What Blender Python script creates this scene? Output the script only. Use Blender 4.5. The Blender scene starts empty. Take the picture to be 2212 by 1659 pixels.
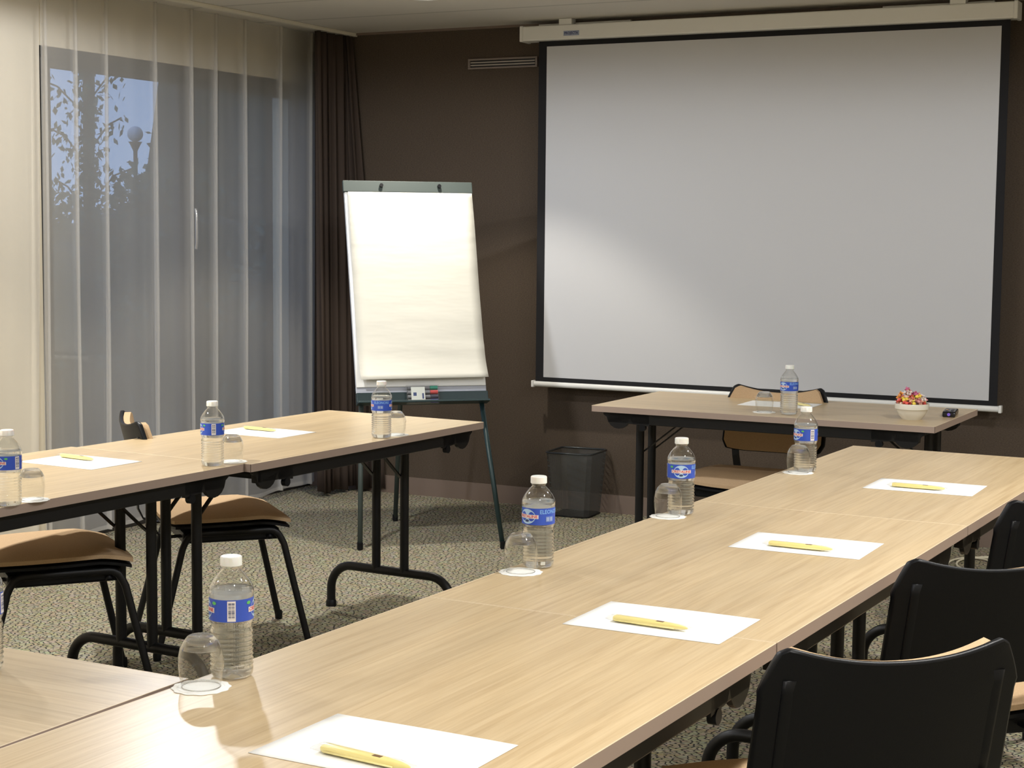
import bpy, math, random
from mathutils import Vector, Matrix
random.seed(7)
R = math.radians
PI = math.pi
C = bpy.context.scene.collection
SC = bpy.context.scene

# ------------------------------------------------------------------ camera
CAM_H = 1.4392
FX = 3624.4
PITCH, ROLL, YAW = 0.09170, 0.00907, -0.4723
_F = Vector((math.sin(YAW) * math.cos(PITCH), math.cos(YAW) * math.cos(PITCH), -math.sin(PITCH)))
_R = Vector((math.cos(YAW), -math.sin(YAW), 0))
_U = _R.cross(_F)
_R2 = _R * math.cos(ROLL) + _U * math.sin(ROLL)
_U2 = -_R * math.sin(ROLL) + _U * math.cos(ROLL)
cam = bpy.data.cameras.new('camera')
cam.sensor_width = 36.0
cam.lens = 36.0 * FX / 2212.0
cam.clip_start = 0.05
cam.clip_end = 300
camo = bpy.data.objects.new('camera', cam)
M = Matrix.Identity(4)
for i in range(3):
    M[i][0] = _R2[i]; M[i][1] = _U2[i]; M[i][2] = -_F[i]
M[0][3], M[1][3], M[2][3] = 0, 0, CAM_H
camo.matrix_world = M
C.objects.link(camo)
SC.camera = camo

# ------------------------------------------------------------------ world: dusk sky
w = bpy.data.worlds.new('dusk')
SC.world = w
w.use_nodes = True
nt = w.node_tree
bg = nt.nodes['Background']
tc = nt.nodes.new('ShaderNodeTexCoord')
sep = nt.nodes.new('ShaderNodeSeparateXYZ')
ramp = nt.nodes.new('ShaderNodeValToRGB')
nt.links.new(tc.outputs['Generated'], sep.inputs[0])
nt.links.new(sep.outputs['Z'], ramp.inputs[0])
ramp.color_ramp.elements[0].position = 0.0
ramp.color_ramp.elements[0].color = (0.29, 0.40, 0.66, 1)
ramp.color_ramp.elements[1].position = 0.5
ramp.color_ramp.elements[1].color = (0.19, 0.29, 0.60, 1)
nt.links.new(ramp.outputs[0], bg.inputs[0])
bg.inputs[1].default_value = 1.6

# ------------------------------------------------------------------ exposure
SC.view_settings.view_transform = 'Standard'
SC.view_settings.look = 'None'
SC.view_settings.exposure = -0.22
SC.view_settings.gamma = 1.0
SC.view_settings.use_curve_mapping = False

# recessed downlights: warm cut-off cones, plus an added cool wide fill for ambient light
LAMP_COL = (1.0, 0.92, 0.78)
FILL_COL = (0.94, 0.965, 1.0)
LAMP_CONE = 92.0      # W in the main cone
AMBIENT_FILL = 125.0     # W of wide fill, added to lift the ambient light
LAMP_POS = [(-3.89, 6.71)] + [(-3.93, y) for y in (4.95, 3.1, 1.25, -0.6)] + [(0.25, 6.79)] + [(-0.15, y) for y in (4.95, 3.1, 1.25, -0.6)]
H = 2.487   # ceiling

# ------------------------------------------------------------------ materials
def mat(name, col=(.5, .5, .5), rough=.6, metal=0., spec=.5):
    m = bpy.data.materials.new(name)
    m.use_nodes = True
    b = m.node_tree.nodes['Principled BSDF']
    b.inputs['Base Color'].default_value = (*col, 1)
    b.inputs['Roughness'].default_value = rough
    b.inputs['Metallic'].default_value = metal
    b.inputs['Specular IOR Level'].default_value = spec
    return m

def nodes(m):
    return m.node_tree.nodes, m.node_tree.links, m.node_tree.nodes['Principled BSDF']

def coord(m, scale=(1, 1, 1), kind='Object'):
    n, l, b = nodes(m)
    t = n.new('ShaderNodeTexCoord'); mp = n.new('ShaderNodeMapping')
    mp.inputs['Scale'].default_value = scale
    l.new(t.outputs[kind], mp.inputs[0])
    return mp.outputs[0]

def noise(m, vec, scale, detail=3, rough=.5, dist=0.):
    n, l, b = nodes(m)
    t = n.new('ShaderNodeTexNoise')
    t.inputs['Scale'].default_value = scale
    t.inputs['Detail'].default_value = detail
    t.inputs['Roughness'].default_value = rough
    t.inputs['Distortion'].default_value = dist
    if vec is not None: l.new(vec, t.inputs['Vector'])
    return t.outputs['Fac']

def cramp(m, fac, stops):
    n, l, b = nodes(m)
    r = n.new('ShaderNodeValToRGB')
    e = r.color_ramp.elements
    while len(e) < len(stops): e.new(.5)
    for k, (p, c) in enumerate(stops):
        e[k].position = p; e[k].color = (*c, 1)
    l.new(fac, r.inputs[0])
    return r.outputs[0]

def mixc(m, a, b_, fac, mode='MIX'):
    n, l, b = nodes(m)
    x = n.new('ShaderNodeMix'); x.data_type = 'RGBA'; x.blend_type = mode
    for s, v in ((x.inputs[0], fac), (x.inputs[6], a), (x.inputs[7], b_)):
        if hasattr(v, 'links') or hasattr(v, 'is_linked'): l.new(v, s)
        elif isinstance(v, tuple): s.default_value = (*v, 1)
        else: s.default_value = v
    return x.outputs[2]

def bump(m, fac, strength=.2, dist=.002):
    n, l, b = nodes(m)
    k = n.new('ShaderNodeBump')
    k.inputs['Strength'].default_value = strength
    k.inputs['Distance'].default_value = dist
    l.new(fac, k.inputs['Height']); l.new(k.outputs[0], b.inputs['Normal'])

def out_surface(m, sock):
    n = m.node_tree.nodes
    o = [x for x in n if x.type == 'OUTPUT_MATERIAL'][0]
    m.node_tree.links.new(sock, o.inputs['Surface'])

def wood_mat(name, dark, mid, light):
    m = mat(name, mid, .33)
    n, l, b = nodes(m)
    v = coord(m, (1.4, 46, 46))
    f = noise(m, v, 2.2, 6, .62, .6)
    v2 = coord(m, (.5, 7, 7))
    g = noise(m, v2, 1.6, 3, .5, .4)
    c1 = cramp(m, f, [(.30, dark), (.5, mid), (.72, light)])
    c2 = cramp(m, g, [(.3, (.90, .89, .88)), (.7, (1.06, 1.05, 1.03))])
    col = mixc(m, c1, c2, 1.0, 'MULTIPLY')
    l.new(col, b.inputs['Base Color'])
    bump(m, f, .05, .0005)
    return m

WOOD = wood_mat('light_oak_laminate', (.44, .320, .180), (.52, .397, .237), (.59, .467, .296))
EDGE = mat('oak_edge_shaded', (.33, .25, .205), .5)  # shade of the side faces is put into this darker colour
LIP_LIT = mat('oak_edge_lit', (.72, .60, .43), .5)  # same band, top strip coloured paler as if catching the light
BLACK = mat('black_painted_steel', (.006, .006, .0065), .42, spec=.3)
PLASTIC = mat('black_plastic', (.004, .0045, .006), .42, spec=.22)
n_, l_, b_ = nodes(PLASTIC); bump(PLASTIC, noise(PLASTIC, coord(PLASTIC), 420, 2), .25, .0006)
FABRIC = mat('tan_fabric', (.46, .325, .20), .95, spec=.1)
n_, l_, b_ = nodes(FABRIC); _f = noise(FABRIC, coord(FABRIC), 520, 2, .6); bump(FABRIC, _f, .3, .001)
l_.new(cramp(FABRIC, _f, [(.3, (.41, .285, .17)), (.7, (.52, .37, .225))]), b_.inputs['Base Color'])
PAPER = mat('white_paper', (.82, .82, .80), .85, spec=.2)
PEN = mat('yellow_plastic', (.88, .76, .30), .35)
PENLOGO = mat('brown_print', (.16, .07, .02), .6)
WHITE_METAL = mat('white_lacquered_metal', (.74, .74, .72), .35)
SCREEN = mat('white_screen_fabric', (.53, .535, .555), .9, spec=.15)
SCREEN_BLACK = mat('black_screen_border', (.006, .006, .008), .9)
FLIP_PAPER = mat('flipchart_paper', (.64, .625, .56), .8, spec=.2)
bump(FLIP_PAPER, noise(FLIP_PAPER, coord(FLIP_PAPER, (2.2, 2.2, 9)), 1.0, 3), .35, .02)
TEAL = mat('grey_green_metal', (.036, .050, .046), .6, .0)
TEAL_D = mat('dark_teal_metal', (.012, .030, .032), .4, .2)
CHROME = mat('chrome', (.7, .7, .7), .15, 1.)
PORCELAIN = mat('cream_porcelain', (.72, .69, .60), .25)
REMOTE = mat('black_remote_shell', (.006, .006, .009), .25)
BLUE_PR = mat('label_blue', (.030, .085, .50), .35)
PALE_PR = mat('label_pale_blue', (.42, .60, .80), .4)
RED_PR = mat('label_red', (.60, .05, .05), .5)
WHITE_PR = mat('label_white', (.80, .76, .74), .5)
SKY_PR = mat('label_sky_blue', (.22, .45, .85), .5)
GREEN_PR = mat('label_green', (.12, .50, .12), .5)
NAVY_PR = mat('label_navy', (.03, .05, .14), .5)
CAPM = mat('translucent_white_cap', (.80, .80, .76), .4)
CAPM.node_tree.nodes['Principled BSDF'].inputs['Subsurface Weight'].default_value = .2

def clear_mat(name, tint=(1, 1, 1), edge=.55, base=.05, gloss_rough=.03):
    """thin clear wall: mostly see-through, shinier where seen at a slant"""
    m = bpy.data.materials.new(name); m.use_nodes = True
    n, l = m.node_tree.nodes, m.node_tree.links
    for x in list(n): n.remove(x)
    o = n.new('ShaderNodeOutputMaterial')
    tr = n.new('ShaderNodeBsdfTransparent'); tr.inputs[0].default_value = (*tint, 1)
    gl = n.new('ShaderNodeBsdfGlossy'); gl.inputs['Roughness'].default_value = gloss_rough
    gl.inputs['Color'].default_value = (1, 1, 1, 1)
    lw = n.new('ShaderNodeLayerWeight'); lw.inputs[0].default_value = .5
    mr = n.new('ShaderNodeMapRange')
    mr.inputs['From Min'].default_value = 0; mr.inputs['From Max'].default_value = 1
    mr.inputs['To Min'].default_value = base; mr.inputs['To Max'].default_value = edge
    pw = n.new('ShaderNodeMath'); pw.operation = 'POWER'; pw.inputs[1].default_value = 2.5
    l.new(lw.outputs['Facing'], pw.inputs[0]); l.new(pw.outputs[0], mr.inputs['Value'])
    mx = n.new('ShaderNodeMixShader')
    l.new(mr.outputs[0], mx.inputs[0]); l.new(tr.outputs[0], mx.inputs[1]); l.new(gl.outputs[0], mx.inputs[2])
    l.new(mx.outputs[0], o.inputs[0])
    return m

PET = clear_mat('clear_bottle_plastic', (.97, .98, .98), .85, .09, .05)
THIN = clear_mat('clear_thin_glass', (.955, .96, .955), .85, .05, .02)
GLASS = bpy.data.materials.new('clear_glass'); GLASS.use_nodes = True
_n, _l = GLASS.node_tree.nodes, GLASS.node_tree.links
for x in list(_n): _n.remove(x)
_o = _n.new('ShaderNodeOutputMaterial'); _g = _n.new('ShaderNodeBsdfGlass'); _g.inputs['IOR'].default_value = 1.48
_g.inputs['Roughness'].default_value = 0.0
_t = _n.new('ShaderNodeBsdfTransparent'); _x = _n.new('ShaderNodeMixShader'); _x.inputs[0].default_value = .85
_l.new(_t.outputs[0], _x.inputs[1]); _l.new(_g.outputs[0], _x.inputs[2]); _l.new(_x.outputs[0], _o.inputs[0])
SLEEVE = clear_mat('clear_plastic_sleeve', (.97, .97, .97), .5, .06, .12)
PANE = clear_mat('window_pane', (.88, .92, .92), .6, .05, .01)

WATER = bpy.data.materials.new('water'); WATER.use_nodes = True
_n, _l = WATER.node_tree.nodes, WATER.node_tree.links
for x in list(_n): _n.remove(x)
_o = _n.new('ShaderNodeOutputMaterial'); _g = _n.new('ShaderNodeBsdfGlass'); _g.inputs['IOR'].default_value = 1.25
_g.inputs['Roughness'].default_value = 0.0
_t = _n.new('ShaderNodeBsdfTransparent'); _x = _n.new('ShaderNodeMixShader'); _x.inputs[0].default_value = .8
_l.new(_t.outputs[0], _x.inputs[1]); _l.new(_g.outputs[0], _x.inputs[2]); _l.new(_x.outputs[0], _o.inputs[0])

def sheer_mat(name, col, alpha):
    m = bpy.data.materials.new(name); m.use_nodes = True
    n, l = m.node_tree.nodes, m.node_tree.links
    for x in list(n): n.remove(x)
    o = n.new('ShaderNodeOutputMaterial')
    tr = n.new('ShaderNodeBsdfTransparent')
    d = n.new('ShaderNodeBsdfDiffuse'); d.inputs[0].default_value = (*col, 1)
    t = n.new('ShaderNodeBsdfTranslucent'); t.inputs[0].default_value = (*col, 1)
    a = n.new('ShaderNodeMixShader'); a.inputs[0].default_value = .35
    mx = n.new('ShaderNodeMixShader'); mx.inputs[0].default_value = alpha
    l.new(d.outputs[0], a.inputs[1]); l.new(t.outputs[0], a.inputs[2])
    l.new(tr.outputs[0], mx.inputs[1]); l.new(a.outputs[0], mx.inputs[2])
    l.new(mx.outputs[0], o.inputs[0])
    return m
SHEER = sheer_mat('sheer_voile', (.72, .695, .65), .40)

BROWN_WALL = mat('brown_textile_wallcovering', (.083, .063, .047), .95, spec=.1)
_v = coord(BROWN_WALL, (60, 60, 160)); _f = noise(BROWN_WALL, _v, 2.0, 3, .6)
_n, _l, _b = nodes(BROWN_WALL)
_l.new(cramp(BROWN_WALL, _f, [(.3, (.066, .050, .037)), (.7, (.100, .077, .058))]), _b.inputs['Base Color'])
bump(BROWN_WALL, _f, .4, .002)
BROWN_CLOTH = mat('dark_brown_curtain', (.058, .043, .035), .95, spec=.1)
BEIGE = mat('beige_paint', (.74, .66, .51), .9, spec=.2)
BASEB = mat('brown_grey_skirting', (.17, .125, .10), .6)
CEIL = mat('ceiling_panel', (.64, .61, .56), .8, spec=.2)
_v = coord(CEIL); _n, _l, _b = nodes(CEIL)
_sp = _n.new('ShaderNodeSeparateXYZ'); _l.new(_v, _sp.inputs[0])
_md = _n.new('ShaderNodeMath'); _md.operation = 'PINGPONG'; _md.inputs[1].default_value = .30
_l.new(_sp.outputs['Y'], _md.inputs[0])
_l.new(cramp(CEIL, _md.outputs[0], [(0, (.47, .45, .41)), (.010, (.47, .45, .41)), (.014, (.64, .61, .56))]), _b.inputs['Base Color'])
TRIM = mat('cream_curtain_rail', (.72, .68, .58), .5)
FRAME = mat('dark_bronze_aluminium', (.040, .036, .034), .4, .3)
VENTM = mat('brownish_grille', (.20, .16, .135), .5)

CARPET = mat('patterned_carpet', (.3, .3, .25), .98, spec=.05)
_n, _l, _b = nodes(CARPET)
_v = coord(CARPET, (1, 1, 1))
_nz = _n.new('ShaderNodeTexNoise'); _nz.inputs['Scale'].default_value = 45; _nz.inputs['Detail'].default_value = 2
_l.new(_v, _nz.inputs['Vector'])
_mv = _n.new('ShaderNodeMix'); _mv.data_type = 'VECTOR'; _mv.inputs[0].default_value = .012
_l.new(_v, _mv.inputs[4]); _l.new(_nz.outputs['Color'], _mv.inputs[5])
_mp = _n.new('ShaderNodeMapping'); _mp.vector_type = 'TEXTURE'; _mp.inputs['Rotation'].default_value = (0, 0, .42); _mp.inputs['Scale'].default_value = (1 / 46, 1 / 82, 1)
_l.new(_mv.outputs[1], _mp.inputs[0])
_vo = _n.new('ShaderNodeTexVoronoi'); _vo.feature = 'DISTANCE_TO_EDGE'; _vo.voronoi_dimensions = '2D'; _vo.inputs['Scale'].default_value = 1
_l.new(_mp.outputs[0], _vo.inputs['Vector'])
_vc = _n.new('ShaderNodeTexVoronoi'); _vc.voronoi_dimensions = '2D'; _vc.inputs['Scale'].default_value = 1
_l.new(_mp.outputs[0], _vc.inputs['Vector'])
_hs = cramp(CARPET, noise(CARPET, _v, 30, 2), [(.35, (.31, .275, .165)), (.6, (.36, .33, .25))])
_cell = mixc(CARPET, _hs, _vc.outputs['Color'], .10, 'OVERLAY')
_ln = cramp(CARPET, _vo.outputs['Distance'], [(.05, (0, 0, 0)), (.17, (1, 1, 1))])
_l.new(mixc(CARPET, (.028, .028, .030), _cell, _ln), _b.inputs['Base Color'])
bump(CARPET, _vo.outputs['Distance'], .4, .004)

LENS = bpy.data.materials.new('lamp_lens'); LENS.use_nodes = True
_b = LENS.node_tree.nodes['Principled BSDF']
_b.inputs['Emission Color'].default_value = (1, .93, .82, 1); _b.inputs['Emission Strength'].default_value = 14

# ------------------------------------------------------------------ mesh helpers
class MB:
    def __init__(s): s.v = []; s.f = []; s.m = []
    def add(s, vs, fs, mi=0):
        o = len(s.v); s.v += [tuple(v) for v in vs]
        for f in fs: s.f.append(tuple(i + o for i in f)); s.m.append(mi)
        return s
    def box(s, x0, x1, y0, y1, z0, z1, mi=0):
        v = [(x, y, z) for z in (z0, z1) for y in (y0, y1) for x in (x0, x1)]
        return s.add(v, [(0, 2, 3, 1), (4, 5, 7, 6), (0, 1, 5, 4), (2, 6, 7, 3), (0, 4, 6, 2), (1, 3, 7, 5)], mi)
    def tube(s, pts, r, n=12, ry=None, caps=True, up=None):
        pts = [Vector(p) for p in pts]; ry = ry or r
        rings = []
        N = len(pts); prev = None
        for i, p in enumerate(pts):
            a = pts[max(i - 1, 0)]; b = pts[min(i + 1, N - 1)]
            t = (b - a).normalized()
            if prev is None:
                u = Vector(up) if up else (Vector((0, 0, 1)) if abs(t.z) < .9 else Vector((1, 0, 0)))
                u = (u - t * u.dot(t)).normalized()
            else:
                u = (prev - t * prev.dot(t)).normalized()
            prev = u; w_ = t.cross(u)
            rings.append([p + u * (math.cos(2 * PI * k / n) * r) + w_ * (math.sin(2 * PI * k / n) * ry) for k in range(n)])
        vs = [v for q in rings for v in q]; fs = []
        for i in range(N - 1):
            for k in range(n):
                fs.append((i * n + k, i * n + (k + 1) % n, (i + 1) * n + (k + 1) % n, (i + 1) * n + k))
        if caps: fs += [tuple(range(n - 1, -1, -1)), tuple(range((N - 1) * n, N * n))]
        return s.add(vs, fs)
    def bar(s, pts, w_, t_, up=(0, 0, 1)):
        """flat strip of rectangular section along pts; 'up' sets the wide side"""
        pts = [Vector(p) for p in pts]; N = len(pts); vs = []; fs = []
        for i, p in enumerate(pts):
            t = (pts[min(i + 1, N - 1)] - pts[max(i - 1, 0)]).normalized()
            u = Vector(up); u = (u - t * u.dot(t)).normalized(); x = t.cross(u)
            for a, b in ((-1, -1), (1, -1), (1, 1), (-1, 1)): vs.append(p + u * (a * w_ / 2) + x * (b * t_ / 2))
        for i in range(N - 1):
            for k in range(4): fs.append((i * 4 + k, i * 4 + (k + 1) % 4, i * 4 + 4 + (k + 1) % 4, i * 4 + 4 + k))
        fs += [(3, 2, 1, 0), tuple(range(4 * N - 4, 4 * N))]
        return s.add(vs, fs)
    def lathe(s, prof, n=32, cx=0, cy=0, z0=0, mod=None, mi=0):
        vs = []; fs = []; N = len(prof)
        for i, (r, z) in enumerate(prof):
            for k in range(n):
                a = 2 * PI * k / n; rr = r * (mod(a, i) if mod else 1)
                vs.append((cx + rr * math.cos(a), cy + rr * math.sin(a), z0 + z))
        for i in range(N - 1):
            for k in range(n): fs.append((i * n + k, i * n + (k + 1) % n, (i + 1) * n + (k + 1) % n, (i + 1) * n + k))
        return s.add(vs, fs, mi)
    def prism(s, poly, a, b, axis='y', mi=0):
        """extrude a 2D polygon between a and b along axis"""
        n = len(poly)
        def P(q, t):
            return {'y': (q[0], t, q[1]), 'z': (q[0], q[1], t), 'x': (t, q[0], q[1])}[axis]
        vs = [P(q, a) for q in poly] + [P(q, b) for q in poly]
        fs = [tuple(range(n)), tuple(range(2 * n - 1, n - 1, -1))] + [(i, i + n, (i + 1) % n + n, (i + 1) % n) for i in range(n)]
        return s.add(vs, fs, mi)
    def sphere(s, c, r, n=16, sz=1, mi=0):
        return s.lathe([(max(r * math.sin(PI * i / n), 1e-5), -r * sz * math.cos(PI * i / n)) for i in range(n + 1)], n * 2, c[0], c[1], c[2], mi=mi)
    def build(s, name, mats, parent=None, smooth=False, bevel=0, seg=2, solid=0, sub=0, auto=None):
        me = bpy.data.meshes.new(name); me.from_pydata(s.v, [], s.f)
        mats = mats if isinstance(mats, (list, tuple)) else [mats]
        for m in mats: me.materials.append(m)
        for p, mi in zip(me.polygons, s.m): p.material_index = mi; p.use_smooth = bool(smooth)
        me.validate(); me.update()
        import bmesh
        bm = bmesh.new(); bm.from_mesh(me); bmesh.ops.recalc_face_normals(bm, faces=bm.faces); bm.to_mesh(me); bm.free()
        if smooth and auto: me.set_sharp_from_angle(angle=R(auto))
        o = bpy.data.objects.new(name, me); C.objects.link(o)
        if parent is not None: o.parent = parent
        if solid:
            k = o.modifiers.new('solid', 'SOLIDIFY'); k.thickness = solid; k.offset = 0
        if bevel:
            k = o.modifiers.new('bevel', 'BEVEL'); k.width = bevel; k.segments = seg; k.limit_method = 'ANGLE'; k.angle_limit = R(35)
        if sub:
            k = o.modifiers.new('sub', 'SUBSURF'); k.levels = sub; k.render_levels = sub
        return o

def tag(o, label=None, cat=None, group=None, kind=None):
    if label: o['label'] = label
    if cat: o['category'] = cat
    if group: o['group'] = group
    if kind: o['kind'] = kind
    return o
def empty(name, loc=(0, 0, 0), rz=0, label=None, cat=None, group=None):
    o = bpy.data.objects.new(name, None); C.objects.link(o); o.location = loc; o.rotation_euler.z = rz
    o.empty_display_size = .05
    return tag(o, label, cat, group)
def struct(o): o['kind'] = 'structure'; return o
def copy_tree(o, parent=None, loc=None, rz=None, label=None):
    c = o.copy(); C.objects.link(c); c.parent = parent
    if loc is not None: c.location = loc
    if rz is not None: c.rotation_euler.z = rz
    if label: c['label'] = label
    for ch in o.children: copy_tree(ch, c)
    return c
def arc(cx, cy, r, a0, a1, n):
    return [(cx + r * math.cos(R(a0 + (a1 - a0) * i / n)), cy + r * math.sin(R(a0 + (a1 - a0) * i / n))) for i in range(n + 1)]

def text_mesh(txt, size, width=None):
    cu = bpy.data.curves.new('t', 'FONT'); cu.body = txt; cu.size = size; cu.align_x = 'CENTER'; cu.align_y = 'CENTER'; cu.resolution_u = 2
    cu.offset = size * .02
    o = bpy.data.objects.new('t', cu); C.objects.link(o)
    bpy.context.view_layer.update()
    me = bpy.data.meshes.new_from_object(o.evaluated_get(bpy.context.evaluated_depsgraph_get()))
    vs = [tuple(v.co) for v in me.vertices]; fs = [tuple(p.vertices) for p in me.polygons]
    bpy.data.objects.remove(o); bpy.data.curves.remove(cu); bpy.data.meshes.remove(me)
    if width:
        x0 = min(v[0] for v in vs); x1 = max(v[0] for v in vs); k = width / (x1 - x0); mid = (x0 + x1) / 2
        vs = [((v[0] - mid) * k, v[1], v[2]) for v in vs]
    return vs, fs

# ------------------------------------------------------------------ the room
XW, XE, YS, YN = -5.25, 1.75, -2.3, 7.808
struct(MB().box(XW - .3, XE + .2, YS - .2, YN + .2, -.12, 0).build('floor', CARPET))
struct(MB().box(XW - .3, XE + .2, YS - .2, YN + .2, H, H + .15).build('ceiling', CEIL))
struct(MB().box(XW - .3, XE + .2, YN, YN + .2, 0, H).build('wall_back', BROWN_WALL))
struct(MB().box(XE, XE + .2, YS, YN, 0, H).build('wall_right', BEIGE))
struct(MB().box(XW - .3, XE + .2, YS - .2, YS, 0, H).build('wall_front', BEIGE))
WY0, WY1, WZ1 = 5.69, 7.80, 2.227
wl = MB().box(XW - .25, XW, YS, WY0, 0, H).box(XW - .25, XW, WY1, YN, 0, H).box(XW - .25, XW, WY0, WY1, WZ1, H)
struct(wl.build('wall_left', BEIGE))
struct(MB().box(XW, XE, YN - .012, YN, 0, .093).build('baseboard_back', BASEB))
struct(MB().box(-4.975, -4.945, YS, YN, H - .018, H).build('trim_1', TRIM, bevel=.003))
struct(MB().box(-4.94, XE, YN - .02, YN, H - .012, H).build('trim_2', BASEB))
# sliding window down to the floor
wf = struct(MB().box(XW - .10, XW + .0, WY0, WY0 + .055, 0, WZ1).box(XW - .10, XW, WY1 - .05, WY1, 0, WZ1)
            .box(XW - .10, XW, WY0, WY1, WZ1 - .055, WZ1).box(XW - .10, XW, WY0, WY1, 0, .03).build('window_1', FRAME, bevel=.003))
def sash(y0, y1, x, w0, w1, top, bot):
    o = MB().box(x - .035, x, y0, y0 + w0, .03, WZ1 - .055).box(x - .035, x, y1 - w1, y1, .03, WZ1 - .055) \
        .box(x - .035, x, y0, y1, WZ1 - .055 - top, WZ1 - .055).box(x - .035, x, y0, y1, .03, .03 + bot).build('window_sash', FRAME, wf, bevel=.002)
    MB().box(x - .022, x - .016, y0 + w0, y1 - w1, .03 + bot, WZ1 - .055 - top).build('window_pane', PANE, o)
    return o
sash(WY0 + .045, 6.80, XW - .01, .035, .13, .035, .10)
s2 = sash(6.72, WY1 - .05, XW - .055, .13, .03, .035, .10)
MB().tube([(XW + .03, 6.745, 1.33), (XW + .035, 6.745, 1.36), (XW + .035, 6.745, 1.50), (XW + .03, 6.745, 1.53)], .009, 12).box(XW - .01, XW + .035, 6.737, 6.753, 1.34, 1.355).box(XW - .01, XW + .035, 6.737, 6.753, 1.505, 1.52).build('window_handle', CHROME, wf, smooth=True, auto=40)

# ------------------------------------------------------------------ curtains
def curtain(name, x0, folds, y0, y1, z0, z1, m, label, pinch, amp, drift=0.0, zt=None, hem=False, back=0):
    """cloth path along y with a small triple-layer pinch at each fold"""
    path = []
    y = y0
    fs = sorted(folds)
    step = .02
    stops = fs + [None]
    for k, f in enumerate(stops):
        end = (f - pinch) if f is not None else y1
        n = max(2, int((end - y) / step))
        for i in range(n):
            t = y + (end - y) * i / n
            path.append((x0 + amp * math.sin(t * 23 + k) + .4 * amp * math.sin(t * 57), t, k))
        if f is not None:
            path += [(x0 + .004, f - pinch, k), (x0 + .020, f + pinch * .9, k), (x0 + .028, f + pinch, k), (x0 + .024, f, k), (x0 + .020, f - pinch * .9, k), (x0 + .012, f - pinch, k), (x0 + .006, f + pinch, k)]
            y = f + pinch + .002
    path.append((x0, y1, 0))
    if back:
        path += [(x0 - .012, y1 + .004, 0)] + [(x0 - .022 + .004 * math.sin(t_ * 40), y1 - back * t_ / 12, 0) for t_ in range(1, 13)]
    NZ = 14
    mb = MB(); vs = []; fc = []
    n = len(path)
    for j in range(NZ + 1):
        t = j / NZ
        for (px, py, k) in path:
            zz = z1 + (z0 - z1) * t
            if j == NZ: zz += .012 * math.sin(py * 4.1) + .006 * math.sin(py * 13)
            wob = .006 * math.sin(t * 5 + k * 2.1) * t
            vs.append((px + .012 * t * math.sin(py * 9), py + wob + drift * t, zz))
    for j in range(NZ):
        for i in range(n - 1): fc.append((j * n + i, j * n + i + 1, (j + 1) * n + i + 1, (j + 1) * n + i))
    mb.add(vs, fc)
    o = mb.build(name, m, smooth=True)
    tag(o, label, 'curtain')
    if hem:
        hv = []; hf = []
        for j, dz in enumerate((0, .02)):
            for (px, py, k) in path:
                zz = z0 + .012 * math.sin(py * 4.1) + .006 * math.sin(py * 13) + dz
                hv.append((px + .012 * math.sin(py * 9) + .0015, py + .006 * math.sin(5 + k * 2.1) + drift, zz))
        for i in range(n - 1): hf.append((i, i + 1, n + i + 1, n + i))
        MB().add(hv, hf).build('hem', SHEER, o, smooth=True)
        hv2 = [(v[0], v[1], z1 - .10 if i < n else z1) for i, v in enumerate([(p[0] + .0015, p[1]) for p in path] * 2)]
        MB().add(hv2, hf).build('heading_tape', SHEER, o, smooth=True)
    return o
SX = -5.15
curtain('sheer_curtain', SX, [5.60, 5.79, 5.995, 6.337, 6.61, 6.805, 7.045, 7.358, 7.64], 5.592, 7.70, .045, H - .003, SHEER,
        'long grey sheer curtain hanging in front of the dark framed window', .003, .0025, drift=-.012, hem=True, back=.30)
curtain('sheer_curtain', SX - .01, [4.7, 5.30], 4.2, 5.60, .045, H - .003, SHEER,
        'cream sheer curtain over the bare wall at the far left, beside the window', .0015, .002, drift=-.055, hem=True)
# brown drape
bp = []
N = 170
NZ = 18
vs = []; fc = []
for j in range(NZ + 1):
    t = j / NZ
    flare = .03 + .13 * min(1, t * 1.6) + .13 * max(0, t - .55)
    for i in range(N + 1):
        s = i / N
        # runs along the window wall, then turns the corner along the brown wall
        if s < .62: bx, by = -4.99 + .02 * t, 7.455 + (s / .62) * .29; nx_, ny_ = 1, 0
        else: q_ = (s - .62) / .38; bx, by = -4.99 + .02 * t + q_ * flare, 7.745 + .01 * q_; nx_, ny_ = 0, -1
        f_ = (.030 * math.sin(s * 2 * PI * 6.5 + .8 + .5 * t) + .010 * math.sin(s * 2 * PI * 15 + t)) * (.7 + .4 * t)
        vs.append((bx + nx_ * f_ + .006 * math.sin(s * 80) * ny_, by + ny_ * f_ + .010 * math.sin(s * 2 * PI * 13) * nx_, H - .02 + (.022 - H + .02) * t + (.010 * math.sin(i * .13) if j == NZ else 0)))
for j in range(NZ):
    for i in range(N): fc.append((j * (N + 1) + i, j * (N + 1) + i + 1, (j + 1) * (N + 1) + i + 1, (j + 1) * (N + 1) + i))
tag(MB().add(vs, fc).build('blackout_curtain', BROWN_CLOTH, smooth=True, solid=.003), 'dark brown curtain gathered in the corner between window and brown wall', 'curtain')

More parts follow.
